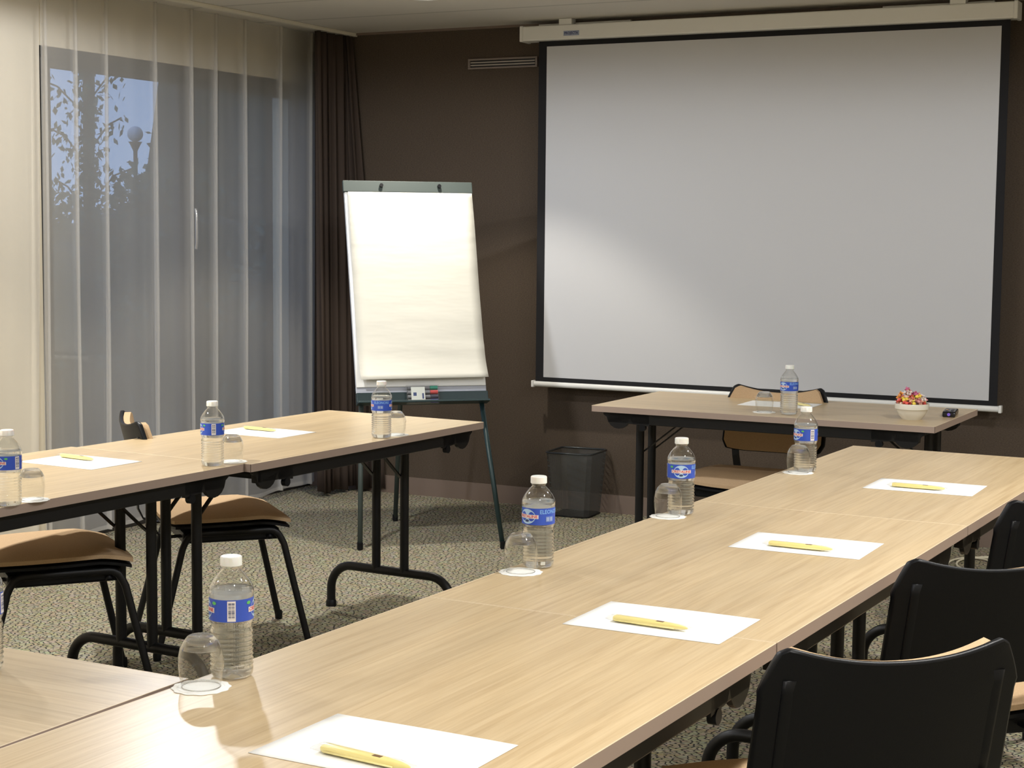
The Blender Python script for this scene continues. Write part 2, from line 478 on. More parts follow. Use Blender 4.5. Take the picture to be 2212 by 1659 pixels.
# ------------------------------------------------------------------ wall things
def screen():
    r = empty('projection_screen', (-2.65, 7.70, .64), 0, 'large white projection screen with black border pulled down from white case', 'projection screen')
    def B(name, m, x0, x1, y0, y1, z0, z1, par=r, bevel=0):
        return MB().box(x0 + 2.65, x1 + 2.65, y0 - 7.70, y1 - 7.70, z0 - .64, z1 - .64).build(name, m, par, bevel=bevel)
    c = B('case', WHITE_METAL, -3.862, -1.452, 7.64, 7.735, 2.383, 2.456, bevel=.006)
    B('end_cap', WHITE_METAL, -3.878, -3.860, 7.637, 7.738, 2.380, 2.459, c, .004)
    B('end_cap', WHITE_METAL, -1.454, -1.436, 7.637, 7.738, 2.380, 2.459, c, .004)
    for x in (-3.63, -1.70):
        b = B('mounting_bracket', WHITE_METAL, x - .035, x + .035, 7.65, 7.70, 2.456, H - .001, bevel=.002)
    B('mounting_plate', WHITE_METAL, -3.80, -3.30, 7.70, 7.72, 2.456, 2.470)
    B('mounting_plate', WHITE_METAL, -2.05, -1.55, 7.70, 7.72, 2.456, 2.470)
    s = B('screen_fabric', SCREEN, -3.748, -1.512, 7.6885, 7.6900, .690, 2.357)
    b = MB()
    for x0, x1, z0, z1 in ((-3.792, -3.748, .664, 2.385), (-1.512, -1.474, .664, 2.385), (-3.748, -1.512, 2.357, 2.385), (-3.748, -1.512, .664, .690)):
        b.box(x0 + 2.65, x1 + 2.65, 7.688 - 7.70, 7.6902 - 7.70, z0 - .64, z1 - .64)
    b.build('border', SCREEN_BLACK, r)
    rl = MB().tube([(-3.80 + 2.65, -.010, .014), (-1.466 + 2.65, -.010, .014)], .014, 14, ry=.012).build('bottom_rail', WHITE_METAL, r, smooth=True, auto=40)
    for x in (-3.812, -1.466): MB().box(x + 2.65, x + 2.65 + .014, -.026, .006, -.003, .031).build('end_cap', WHITE_METAL, rl, bevel=.003)
    sk = B('sticker', mat('pale_blue_sticker', (.30, .34, .48), .5), -3.633, -3.548, 7.6385, 7.6400, 2.400, 2.424, c)
    vs, fs = text_mesh('PROJECTA', .018, .074)
    MB().add([(x - 3.5905 + 2.65, 7.6380 - 7.70, y + 2.412 - .64) for x, y, z in vs], fs).build('lettering', mat('sticker_ink', (.02, .03, .12), .5), sk)
    return r
screen()
v = empty('wall_vent', (-4.055, YN, 2.27), 0, 'slim horizontal vent grille high on the brown wall beside the screen', 'vent')
MB().box(-.202, .202, -.016, 0, 0, .010).box(-.202, .202, -.016, 0, .044, .054).box(-.202, -.190, -.016, 0, .01, .044).box(.190, .202, -.016, 0, .01, .044).build('frame', VENTM, v, bevel=.002)
MB().box(-.190, .190, -.004, -.001, .010, .044).build('backing', BLACK, v)
MB().box(-.188, .188, -.014, -.004, .016, .024).box(-.188, .188, -.014, -.004, .030, .038).build('louvre', mat('pale_louvre', (.34, .30, .26), .4), v, bevel=.002)

for i, (x, y) in enumerate(LAMP_POS):
    if i == 0:
        L0 = empty('ceiling_light', (x, y, H), 0, 'round recessed downlight in the grey ceiling above the flipchart', 'ceiling light', 'recessed ceiling downlights')
        MB().lathe([(.070, 0), (.074, -.004), (.070, -.008), (.056, -.006), (.052, .0), (.050, -.001)], 40).build('trim_ring', WHITE_METAL, L0, smooth=True)
        MB().lathe([(.050, -.003), (.03, -.006), (1e-4, -.008)], 32).build('lens', LENS, L0, smooth=True)
        root = L0
    else:
        root = copy_tree(L0, None, (x, y, H), label='round recessed downlight in the ceiling, ' + ('above the window side, ' if x < -2 else 'above the inner side, ') + ('at the screen end', 'second from the screen', 'third from the screen', 'fourth from the screen', 'at the rear end')[i % 5])
    for ch in [c for c in root.children if c.type == 'LIGHT']: bpy.data.objects.remove(ch)
    for nm, power, size, blend in (('lamp_beam', LAMP_CONE * (1.3 if y > 6 else 1), 98, .34), ('ambient_fill', 30.0 if y > 6 else AMBIENT_FILL * (1 if y > 2 else .7), 150 if y > 6 else 178, 1.0 if y > 6 else .15)):  # beam is the downlight itself; the wide spot is added ambient fill
        ld = bpy.data.lights.new(nm, 'SPOT'); ld.energy = power; ld.spot_size = R(size); ld.spot_blend = blend; ld.color = LAMP_COL if nm == 'lamp_beam' else FILL_COL; ld.shadow_soft_size = .045
        lo = bpy.data.objects.new(nm, ld); C.objects.link(lo); lo.parent = root; lo.location = (0, 0, -.02)

# ------------------------------------------------------------------ folding tables
def make_table(Lx=1.334, W=.70, label='', group='folding tables'):
    t = empty('folding_table', (0, 0, 0), 0, label, 'table', group)
    hx, hy = Lx / 2, W / 2
    MB().box(-hx + .0015, hx - .0015, -hy + .0015, hy - .0015, .716, .74).build('tabletop', WOOD, t)
    e = MB()
    for x0, x1, y0, y1 in ((-hx, hx, -hy, -hy + .0015), (-hx, hx, hy - .0015, hy), (-hx, -hx + .0015, -hy, hy), (hx - .0015, hx, -hy, hy)):
        e.box(x0, x1, y0, y1, .716, .7395); e.box(x0, x1, y0, y1, .7395, .7402, 1)
    e.build('edge_band', [EDGE, LIP_LIT], t)
    for s in (-1, 1):
        MB().box(-hx + .06, hx - .06, s * (hy - .036) - .012, s * (hy - .036) + .012, .672, .7165).build('rail', BLACK, t, bevel=.003)
    for s in (-1, 1):
        x = s * (hx - .088)
        lg = MB()
        for yy in (-.063, .063): lg.tube([(x, yy, .165), (x, yy, .70)], .0165, 14)
        r = .10
        pts = [(x, -.272, .004), (x, -.272, .07)] + [(x, a, b) for a, b in arc(-.272 + .095, .07, .095, 180, 90, 8)] + [(x, a, b) for a, b in arc(.272 - .095, .07, .095, 90, 0, 8)] + [(x, .272, .07), (x, .272, .004)]
        lg.tube(pts, .0165, 14)
        lo = lg.build('leg', BLACK, t, smooth=True, auto=40)
        for yy in (-.272, .272): MB().lathe([(1e-4, 0), (.020, 0), (.020, .02), (.016, .026)], 16, x, yy, 0).build('foot_cap', PLASTIC, lo, smooth=True, auto=40)
        MB().tube([(x, -hy + .06, .694), (x, hy - .06, .694)], .014, 12).build('crossbar', BLACK, t, smooth=True)
        for yy in (-.063, .063):
            MB().bar([(x, yy + .015, .52), (x - s * .02, yy + .015, .535), (x - s * .215, yy + .015, .695)], .014, .005, (0, 1, 0)).build('brace', BLACK, t)
        # folding lever and quarter-round bracket under each corner
        for sy in (-1, 1):
            y0 = sy * (hy - .030)
            poly = [(s * (hx - .04), .716), (s * (hx - .04), .705), (s * (hx - .055), .695)]
            poly += [(s * (hx - .105) + s * .050 * math.cos(R(a)), .700 - .050 * math.sin(R(a)) * 1.0) for a in range(10, 171, 20)]
            poly += [(s * (hx - .165), .672), (s * (hx - .235), .666), (s * (hx - .235), .716)]
            MB().prism(poly, y0 - .006, y0 + .006, 'y').build('bracket', BLACK, t, bevel=.001)
            MB().tube([(s * (hx - .205), y0 - .008, .660), (s * (hx - .205), y0 + .008, .660)], .014, 14).box(s * (hx - .205) - .006, s * (hx - .205) + .006, y0 - .004, y0 + .004, .66, .716).build('locking_knob', PLASTIC, t, smooth=True, auto=40)
    return t
AR = .0294   # right row turned slightly
OX, OY = -1.5737, 2.7357
TL, TW = 1.334, .70
def row(o, a, u, v, z=0): return (o[0] + u * math.sin(a) + v * math.cos(a), o[1] + u * math.cos(a) - v * math.sin(a), z)
T0 = make_table(label='light oak folding table in the right row with three of its places, nearest the camera')
T0.location = row((OX, OY), AR, -TL / 2 - .001, TW / 2); T0.rotation_euler.z = PI / 2 - AR
T0['label'] = 'nearest oak table of the right row, running out of the bottom of the picture'
copy_tree(T0, None, row((OX, OY), AR, TL / 2 + .001, TW / 2), PI / 2 - AR, 'middle light oak folding table of the right row, under two glasses and two sheets')
copy_tree(T0, None, row((OX, OY), AR, TL * 1.5 + .003, TW / 2), PI / 2 - AR, 'farthest light oak folding table of the right row, just in front of the presenter table')
copy_tree(T0, None, (-2.279, 2.060 - .35, 0), -.018, 'light oak folding table crossing the bottom left corner, its grain running left to right')
AL = .0534
LX, LY = -3.5562, 5.406
copy_tree(T0, None, row((LX, LY), AL, -TL / 2, TW / 2), PI / 2 - AL, 'far oak table of the left row, its end beside the flipchart')
copy_tree(T0, None, row((LX, LY), AL, -TL * 1.5 - .002, TW / 2 - .024), PI / 2 - AL, 'near oak table of the left row, cut by the left edge of the picture')
tp_ = copy_tree(T0, None, (-2.070, 6.452, 0), -.012, 'light oak presenter table standing alone in front of the projection screen')
tp_.scale = (1.032, 1, 1)

# ------------------------------------------------------------------ chairs
def make_chair():
    t = empty('conference_chair', (0, 0, 0), 0, '', 'chair', 'stacking conference chairs around the tables')
    # local: faces +Y
    # seat pad: rounded cushion with a drooping front edge
    def pad(W, D, nx, ny, zf, thick):
        top = []; bot = []
        for j in range(ny + 1):
            for i in range(nx + 1):
                u = -1 + 2 * i / nx; v_ = -1 + 2 * j / ny
                k = 0.16
                # rounded-rect mapping
                x = u * W * math.sqrt(1 - k * v_ * v_ ); y = v_ * D * math.sqrt(1 - k * u * u)
                e = max(abs(u), abs(v_))
                z = zf(u, v_)
                dome = .020 * (1 - abs(u) ** 4) * (1 - abs(v_) ** 4)
                top.append((x, y, z + dome)); bot.append((x, y, z - thick))
        n = (nx + 1) * (ny + 1); F = []
        for j in range(ny):
            for i in range(nx):
                a = j * (nx + 1) + i
                F.append((a, a + 1, a + nx + 2, a + nx + 1)); F.append((n + a, n + a + nx + 1, n + a + nx + 2, n + a + 1))
        ring = [i for i in range(nx + 1)] + [j * (nx + 1) + nx for j in range(1, ny + 1)] + [ny * (nx + 1) + i for i in range(nx - 1, -1, -1)] + [j * (nx + 1) for j in range(ny - 1, 0, -1)]
        for a, b in zip(ring, ring[1:] + ring[:1]): F.append((a, n + a, n + b, b))
        return MB().add(top + bot, F)
    zf = lambda u, v_: .462 + .010 * u * u - .030 * max(0, v_ - .45) ** 1.5 * 1.8 - .004 * (1 - v_)
    pad(.238, .215, 18, 16, zf, .012).build('seat', FABRIC, t, smooth=True, auto=60)
    pad(.234, .211, 18, 16, lambda u, v_: zf(u, v_) - .022 - .012 * (1 - u ** 4) * (1 - v_ ** 4) * 0, .008).build('seat_shell', PLASTIC, t, smooth=True, auto=60)
    for s in (-1, 1):
        lg = MB()
        x0, x1 = s * .205, s * .235
        yt0, yt1, zt = -.150, .155, .414
        r = .045
        pts = [(x1, -.262, .006), (s * .208, yt0 - r * .45, zt - r * 1.1)]
        pts += [(x0, yt0 + r * (1 - math.cos(R(a))) - r * .3, zt - r + r * math.sin(R(a))) for a in (20, 45, 70, 90)]
        pts += [(x0, yt1 - r * (1 - math.cos(R(a))) + r * .3, zt - r + r * math.sin(R(a))) for a in (90, 70, 45, 20)]
        pts += [(s * .208, yt1 + r * .45, zt - r * 1.1), (x1, .258, .006)]
        lg.tube(pts, .0078, 12, ry=.0118, up=(0, 1, 0) if False else (1, 0, 0))
        lo = lg.build('leg', BLACK, t, smooth=True, auto=50)
        for yy in (-.262, .258): MB().lathe([(1e-4, 0), (.013, 0), (.014, .02), (.012, .03)], 14, x1, yy, 0).build('foot_cap', PLASTIC, lo, smooth=True, auto=50)
        MB().lathe([(1e-4, -.012), (.011, -.010), (.013, 0), (.008, .008)], 14, x0 * .93, .13, .392).build('bumper', PLASTIC, t, smooth=True)
    for yy in (-.12, .12): MB().tube([(-.205, yy, .408), (.205, yy, .408)], .010, 10).build('crossbar', BLACK, t, smooth=True)
    MB().box(-.190, .190, -.165, .165, .378, .418).build('under_seat_panel', PLASTIC, t, bevel=.008)
    # backrest: shell and pad, chamfered upper corners, top edge dipping in the middle
    def outline_w(tv):   # half width for height fraction
        if tv < .12: return .205 + .018 * (tv / .12)
        if tv < .72: return .223 - .004 * (tv - .12)
        return 0.2246 - .028 * ((tv - .72) / .28) ** 1.3
    def backsurf(off, inset, th, top_in):
        nx, ny = 24, 16; front = []; rear = []
        for j in range(ny + 1):
            tv = j / ny
            hw = outline_w(tv) - inset
            for i in range(nx + 1):
                u = -1 + 2 * i / nx
                x = u * hw
                zt = .799 - top_in - .030 * (1 - abs(u) ** 2.2) + .004
                if abs(u) > .9: zt -= .014 * ((abs(u) - .9) / .1) ** 2
                zb = .520 + top_in + .012 * abs(u) ** 4
                z = zb + (zt - zb) * tv
                lean = (z - .52) * .26
                y = -.232 - lean - .034 * (1 - u * u) + off
                if j in (0, ny): y += 0
                front.append((x, y + th / 2, z)); rear.append((x, y - th / 2, z))
        n = (nx + 1) * (ny + 1); F = []
        for j in range(ny):
            for i in range(nx):
                a = j * (nx + 1) + i
                F.append((a, a + nx + 1, a + nx + 2, a + 1)); F.append((n + a, n + a + 1, n + a + nx + 2, n + a + nx + 1))
        ring = [i for i in range(nx + 1)] + [j * (nx + 1) + nx for j in range(1, ny + 1)] + [ny * (nx + 1) + i for i in range(nx - 1, -1, -1)] + [j * (nx + 1) for j in range(ny - 1, 0, -1)]
        for a, b in zip(ring, ring[1:] + ring[:1]): F.append((a, b, n + b, n + a))
        return MB().add(front + rear, F)
    b = backsurf(0, 0, .016, 0).build('backrest', PLASTIC, t, smooth=True, bevel=.005, auto=50)
    backsurf(.016, .016, .022, .006).build('backrest_pad', FABRIC, b, smooth=True, auto=60)
    for s in (-1, 1):
        MB().tube([(s * .176, -.2505 - (z - .52) * .26, z) for z in (.54, .60, .66, .72, .745)], .0035, 10, ry=.014, up=(0, 1, 0)).build('ridge', PLASTIC, b, smooth=True)
        pts = [(s * .150, -.10, .402), (s * .152, -.20, .400), (s * .156, -.245, .415), (s * .160, -.262, .45), (s * .168, -.262, .50), (s * .176, -.268, .56)]
        MB().bar(pts, .030, .006, (1, 0, 0)).build('back_support', BLACK, t, smooth=False)
    return t
CH = make_chair()
def place(c, ang, label, first=[True]):
    global CH
    rz = R(ang) - PI / 2
    if first[0]:
        first[0] = False; CH.location = (c[0], c[1], 0); CH.rotation_euler.z = rz; CH['label'] = label; return CH
    return copy_tree(CH, None, (c[0], c[1], 0), rz, label)
place((-3.535, 4.695), 48, 'tan seated black chair tucked under the far table of the left row')
place((-3.555, 3.88), 52, 'tan seated black chair cut by the left edge of the picture')
place((-.836, 2.825), 130, 'nearest black backed chair at the bottom right, tan pad edge showing')
place((-.836, 3.645), 130, 'second black backed chair of the right row, right behind the nearest one')
place((-.815, 4.50), 132, 'farthest black backed chair of the right row, mostly cut by the right edge')
place((-2.19, 6.44), -90, 'chair with tan pad behind the presenter table, facing the room')

# ------------------------------------------------------------------ bottles
RB = .0335
def bottle_profile():
    p = [(1e-4, .006), (.012, .004), (.022, .0005), (.028, .0015), (.0315, .006), (.0325, .012)]
    z = .016
    while z < .078:
        p += [(.0328, z), (.0306, z + .0035), (.0328, z + .007)]
        z += .0078
    p += [(.0325, .080), (.0305, .086), (.0305, .090), (.0328, .096), (.0332, .098), (.0332, .138), (.0340, .1415), (.0340, .146), (.0325, .154), (.0275, .164), (.0205, .174), (.0155, .180), (.0132, .183), (.0132, .1850), (.0150, .1855), (.0150, .1870), (.0128, .1875), (.0128, .198)]
    return p
def make_bottle():
    t = empty('water_bottle', (0, 0, 0), 0, '', 'bottle', 'small water bottles on the tables')
    prof = bottle_profile()
    MB().lathe(prof, 48).build('bottle_body', PET, t, smooth=True)
    wp = [(max(r - .0008, 1e-4), z + .0008) for r, z in prof if z < .150] + [(.0328, .150), (1e-4, .150)]
    MB().lathe(wp, 48).build('water', WATER, t, smooth=True)
    MB().lathe([(1e-4, .204), (.0150, .204), (.0163, .2025), (.0165, .189), (.0158, .1882), (.013, .1882)], 36, mod=lambda a, i: 1 + (.012 * (math.sin(a * 18) > 0) if i in (2, 3) else 0)).build('cap', CAPM, t, smooth=True, auto=40)
    lab = MB().lathe([(RB, .0995), (RB, .1365)], 64).build('label', BLUE_PR, t, smooth=True)
    MB().lathe([(RB - .00016, .0997), (RB - .00016, .1363)], 64).build('label_lining', mat('label_lining_white', (.88, .90, .93), .6), lab, smooth=True)
    def wrap(vs, ang, zc, off):
        r = RB + off
        return [(r * math.cos(ang + x / RB), r * math.sin(ang + x / RB), zc + y) for x, y, *_ in vs]
    def patch(name, ang, zc, w_, h_, m, off, n=12, ell=False, par=lab):
        vs = []; fs = []
        if ell:
            vs = [(0, 0)] + [(w_ / 2 * math.cos(2 * PI * k / 32), h_ / 2 * math.sin(2 * PI * k / 32)) for k in range(32)]
            fs = [(0, 1 + k, 1 + (k + 1) % 32) for k in range(32)]
        else:
            for i in range(n + 1):
                x = -w_ / 2 + w_ * i / n; vs += [(x, -h_ / 2), (x, h_ / 2)]
            fs = [(2 * i, 2 * i + 2, 2 * i + 3, 2 * i + 1) for i in range(n)]
        return MB().add(wrap(vs, ang, zc, off), fs).build(name, m, par, smooth=True)
    for ang in (0, PI):
        patch('oval', ang, .118, .037, .033, PALE_PR, .0003, ell=True)
        patch('band', ang, .1180, .049, .0085, WHITE_PR, .0006)
        vs, fs = text_mesh('CRISTALINE', .0085, .046)
        MB().add(wrap(vs, ang, .1180, .0009), fs).build('lettering', RED_PR, lab)
        patch('emblem', ang, .1085, .0095, .0055, NAVY_PR, .0007, ell=True)
        patch('leaf', ang - 0.72 if ang == 0 else ang + .72, .1300, .008, .0055, GREEN_PR, .0006, ell=True)
    vs, fs = text_mesh('ELEONORE', .0125, .050)
    MB().add(wrap(vs, PI / 2, .1285, .0006), fs).build('lettering', SKY_PR, lab)
    patch('seal', PI / 2 - .12, .1125, .018, .0125, mat('label_mid_blue', (.12, .20, .55), .5), .0005)
    for k in (-1, 1):
        patch('seal', PI / 2 - .12 + k * .13, .1125, .0065, .0085, mat('label_grey_blue', (.30, .38, .62), .5), .0007, n=3)
    bc = patch('barcode', -PI / 2, .118, .0125, .034, WHITE_PR, .0005, n=6)
    bm_ = MB(); z = .106
    random.seed(3)
    while z < .131:
        h_ = random.choice((.0004, .0008, .0012))
        vs = [(-.0045, -h_ / 2), (.0045, -h_ / 2), (.0045, h_ / 2), (-.0045, h_ / 2)]
        bm_.add(wrap(vs, -PI / 2, z, .0008), [(0, 1, 2, 3)]); z += h_ / 2 + random.choice((.0009, .0013, .0018))
    bm_.build('barcode_lines', NAVY_PR, lab)
    return t
BT = make_bottle()
TZ = .7402
def cam_ang(x, y): return math.atan2(-y, -x)
bottles = [((-1.556, 2.092), 270, 'water bottle nearest the camera, barcode side showing, behind the nearest glass'),
           ((-1.518, 3.098), 42, 'water bottle second from the camera on the right row'),
           ((-1.499, 3.860), 0, 'water bottle third along the right row, oval badge facing out'),
           ((-1.455, 4.745), 236, 'water bottle at the far end of the right row, barcode on its right side'),
           ((-3.013, 3.130), 228, 'water bottle cut by the left edge of the picture on the left row'),
           ((-3.010, 3.960), 264, 'water bottle in the middle of the left row, above the table joint'),
           ((-2.935, 4.785), 90, 'water bottle near the far end of the left row, in front of the flipchart tray'),
           ((-1.974, 6.21), 44, 'water bottle on the presenter table in front of the screen'),
           ((-1.915, 1.925), 200, 'sliver of a water bottle at the very left edge on the corner table')]
for i, (c, Lr, lab) in enumerate(bottles):
    rz = cam_ang(*c) - R(Lr)
    if i == 0: BT.scale = (1.03, 1.03, .935); BT.location = (c[0], c[1], TZ); BT.rotation_euler.z = rz; BT['label'] = lab
    else: copy_tree(BT, None, (c[0], c[1], TZ), rz, lab)

# ------------------------------------------------------------------ glasses upside down on paper doilies
def make_glass():
    t = empty('drinking_glass', (0, 0, 0), 0, '', 'glass', 'drinking glasses turned upside down on doilies')
    prof = [(.0300, 0), (.0318, .006), (.0345, .022), (.0358, .038), (.0355, .052), (.0328, .067), (.0275, .078), (.0225, .0840)]
    MB().lathe(prof, 64).build('bowl', THIN, t, smooth=True)
    MB().lathe([(1e-4, .0770), (.0140, .0765), (.0225, .0735), (.0295, .0650), (.0318, .0672), (.0283, .0760), (.0228, .0842), (.0205, .0868), (.0190, .0878), (1e-4, .0868)], 64).build('base', GLASS, t, smooth=True)
    MB().lathe([(.0290, .0), (.0300, -.0004), (.0312, .0), (.0302, .0016), (.0290, .0)], 48).build('rim', GLASS, t, smooth=True)
    return t
def make_doily():
    md = mat('doily_paper', (.84, .83, .79), .9)
    mod = lambda a, i: 1 + (.030 * math.sin(a * 12) if i in (0, 1, 2) else 0)
    o = MB().lathe([(.0440, 0), (.0445, .0007), (.0430, .0012), (.0345, .0008), (.0330, .0016), (.0290, .0010), (1e-4, .0009)], 96, mod=mod).build('paper_doily', md, smooth=True)
    ring = MB().lathe([(.0350, .0009), (.0362, .0022), (.0374, .0011)], 96, mod=lambda a, i: 1 + .012 * math.sin(a * 24)).build('embossed_ring', md, o, smooth=True)
    return tag(o, '', 'doily', 'round white paper doilies under the glasses')
GT = make_glass(); DT = make_doily()
glasses = [((-1.557, 2.016), 'nearest the camera at the corner joint of the tables'),
           ((-1.523, 3.028), 'second from the camera on the right row'),
           ((-1.511, 3.806), 'third along the right row'),
           ((-1.462, 4.703), 'at the far end of the right row'),
           ((-3.020, 3.220), 'at the left edge of the left row'),
           ((-3.010, 4.055), 'midway on the left row beside the joint'),
           ((-2.930, 4.870), 'at the far end of the left row, half behind a bottle'),
           ((-2.080, 6.232), 'on the presenter table in front of the screen')]
for i, (c, where) in enumerate(glasses):
    lg, ld = 'upside down clear glass ' + where, 'white paper doily under the glass ' + where.split(',')[0]
    if i == 0:
        DT.location = (c[0], c[1], TZ); DT['label'] = ld
        GT.scale = (.97, .97, .90); GT.location = (c[0], c[1], TZ + .0020); GT['label'] = lg
    else:
        copy_tree(DT, None, (c[0], c[1], TZ), i * .4, ld)
        copy_tree(GT, None, (c[0], c[1], TZ + .0020), 0, lg)

# ------------------------------------------------------------------ paper sheets and pens
def make_sheet():
    n = 12; vs = []; fs = []
    for j in range(n + 1):
        for i in range(n + 1):
            x = .297 * i / n; y = .21 * j / n
            vs.append((x, y, .0004 + .0008 * (math.sin(x * 9) ** 2) * (y / .21)))
    for j in range(n):
        for i in range(n): a = j * (n + 1) + i; fs.append((a, a + 1, a + n + 2, a + n + 1))
    o = MB().add(vs, fs).build('paper_sheet', PAPER, smooth=True, solid=.0004)
    return tag(o, '', 'paper', 'blank white sheets laid on the tables')
def make_pen():
    t = empty('yellow_pen', (0, 0, 0), 0, '', 'pen', 'yellow pens in clear sleeves on the sheets')
    sec = [(-.072, .0085, .0045), (-.070, .0095, .0052), (-.01, .0095, .0055), (.03, .0085, .0052), (.055, .0058, .0042), (.068, .0030, .0026), (.073, .0012, .0012)]
    vs = []; fs = []; n = 14
    for x, a, b in sec:
        for k in range(n):
            q = 2 * PI * k / n
            c_, s_ = math.cos(q), math.sin(q)
            vs.append((x, a * math.copysign(abs(c_) ** .6, c_), .006 + b * math.copysign(abs(s_) ** .6, s_)))
    for i in range(len(sec) - 1):
        for k in range(n): fs.append((i * n + k, i * n + (k + 1) % n, i * n + n + (k + 1) % n, i * n + n + k))
    fs += [tuple(range(n)), tuple(range((len(sec) - 1) * n, len(sec) * n))]
    b = MB().add(vs, fs).build('barrel', PEN, t, smooth=True, auto=50)
    MB().box(.012, .026, -.0035, .0030, .0108, .0116).build('printed_mark', PENLOGO, b)
    MB().tube([(.050, -.0078, .004), (-.066, -.0105, .004)], .0014, 8).build('clip', PEN, t, smooth=True)
    sl = []; 
    for x, a, b_ in ((-.086, .016, .0012), (-.078, .0145, .005), (-.07, .0125, .0068), (.055, .0110, .0062), (.074, .0095, .003), (.080, .0085, .0010)):
        sl.append((x, a, b_))
    vs = []; fs = []
    for x, a, b_ in sl:
        for k in range(12): vs.append((x, a * math.cos(2 * PI * k / 12), .0065 + b_ * math.sin(2 * PI * k / 12)))
    for i in range(len(sl) - 1):
        for k in range(12): fs.append((i * 12 + k, i * 12 + (k + 1) % 12, i * 12 + 12 + (k + 1) % 12, i * 12 + 12 + k))
    MB().add(vs, fs).build('sleeve', SLEEVE, t, smooth=True)
    return t
ST = make_sheet(); PT = make_pen()
# near-left corner of each sheet in row coordinates (u along the row, v across), turn, and the pen centre on it
def place_sheet(i, base, rz, lab):
    if i == 0: ST.location = base; ST.rotation_euler.z = rz; ST['label'] = lab; return
    copy_tree(ST, None, base, rz, lab)
def place_pen(i, base, rz, lab):
    if i == 0: PT.location = base; PT.rotation_euler.z = rz; PT['label'] = lab; return
    copy_tree(PT, None, base, rz, lab)
def on_sheet(base, rz, px, py): return (base[0] + px * math.cos(rz) - py * math.sin(rz), base[1] + px * math.sin(rz) + py * math.cos(rz), TZ + .0010)
SH = [(row((OX, OY), AR, -.939, .297, TZ), -(AR - .003), (.158, .046), -.10, 'closest to the camera, cut by the bottom edge'),
      (row((OX, OY), AR, -.067, .322, TZ), -(AR - .016), (.145, .060), -.085, 'on the right row by the middle table joint'),
      (row((OX, OY), AR, .778, .304, TZ), -(AR - .032), (.150, .055), -.05, 'third along the right row'),
      (row((OX, OY), AR, 1.785, .302, TZ), -(AR - .035), (.140, .060), -.06, 'at the far end of the right row'),
      (row((LX, LY), AL, -.803, .091, TZ), -(AL - .001), (.112, .135), -.10, 'on the far table of the left row'),
      (row((LX, LY), AL, -1.677, .099, TZ), -(AL + .002), (.105, .138), -.12, 'on the near table of the left row'),
      ((-2.265, 6.44, TZ), .02, (.235, .105), -.75, 'on the presenter table behind the glass')]
for i, (base, rz, pp, pr, where) in enumerate(SH):
    place_sheet(i, base, rz, 'blank white sheet ' + where)
    place_pen(i, on_sheet(base, rz, *pp), rz + pr, 'yellow pen on the sheet ' + where)

# ------------------------------------------------------------------ bowl of sweets and remote
bl = MB().lathe([(1e-4, 0), (.036, 0), (.038, .003), (.046, .012), (.055, .028), (.0585, .038), (.0600, .0395), (.0630, .040), (.0640, .058), (.0630, .0605), (.0600, .060), (.0575, .042), (.045, .016), (1e-4, .010)], 48).build('sweets_bowl', PORCELAIN, smooth=True, auto=50)
bl.location = (-1.522, 6.300, TZ)
tag(bl, 'small cream porcelain bowl piled with wrapped sweets on the presenter table', 'bowl')
SWC = [(.75, .10, .08), (.85, .65, .08), (.85, .45, .30), (.70, .30, .30), (.85, .75, .68), (.55, .12, .25), (.85, .35, .08), (.80, .55, .45)]
SWM = [mat('wrapper_%s' % n, c, .25) for n, c in zip(('red', 'yellow', 'peach', 'pink', 'cream', 'magenta', 'orange', 'salmon'), SWC)]
def sweet_mesh(k):
    mb = MB()
    prof = [(.0085, -.0135), (.0018, -.0085), (.0055, -.006), (.0072, 0), (.0055, .006), (.0018, .0085), (.0085, .0135)]
    mb.lathe(prof, 14, mod=lambda a, i: 1 + (.35 * math.sin(a * 4) if i in (0, 6) else 0))
    return mb
protos = []
random.seed(21)
nm = ['red', 'yellow', 'peach', 'pink', 'cream', 'magenta', 'orange', 'salmon']
spots = []
for ring, (rr, z, n) in enumerate(((.048, .060, 11), (.044, .070, 10), (.032, .076, 8), (.022, .086, 6), (.010, .094, 3))):
    for k in range(n):
        a = 2 * PI * k / n + ring * .5
        spots.append((rr * math.cos(a) + random.uniform(-.004, .004), rr * math.sin(a) + random.uniform(-.004, .004), z + random.uniform(-.003, .004)))
spots += [(-.046, -.004, .088), (-.040, .005, .094), (-.012, -.002, .104), (-.016, .003, .108)]
seen_ = set()
for i, (x, y, z) in enumerate(spots):
    c = i % 8 if i < len(spots) - 4 else (6, 4, 3, 5)[i - len(spots) + 4]
    if i < 8: protos.append(sweet_mesh(i).build('wrapped_sweet', SWM[i], smooth=True)); o = protos[-1]
    else: o = protos[c].copy(); C.objects.link(o)
    o.location = (-1.522 + x, 6.300 + y, TZ + z); o.rotation_euler = (random.uniform(0, PI), random.uniform(0, PI), random.uniform(0, PI))
    side = 'right' if x > abs(y) else 'left' if -x > abs(y) else 'back' if y > 0 else 'front'
    lev = 'at the rim' if z < .066 else 'just above the rim' if z < .073 else 'halfway up the heap' if z < .081 else 'near the top of the heap' if z < .092 else 'on the very top'
    if (nm[c], lev, side) in seen_: side = {'right': 'back right', 'left': 'front left', 'front': 'front right', 'back': 'back left'}[side]
    seen_.add((nm[c], lev, side))
    tag(o, '%s wrapped sweet %s, %s side of the cream bowl' % (nm[c], lev, side), 'sweet', 'wrapped sweets in the bowl')
rm = empty('remote_control', (-1.425, 6.52, TZ), R(98), 'black remote control lying beside the bowl of sweets', 'remote control')
MB().prism([(-.085, 0), (-.085, .016), (-.078, .022), (.02, .022), (.07, .020), (.085, .014), (.085, 0)], -.024, .024, 'y').build('case', REMOTE, rm, bevel=.006, seg=3)
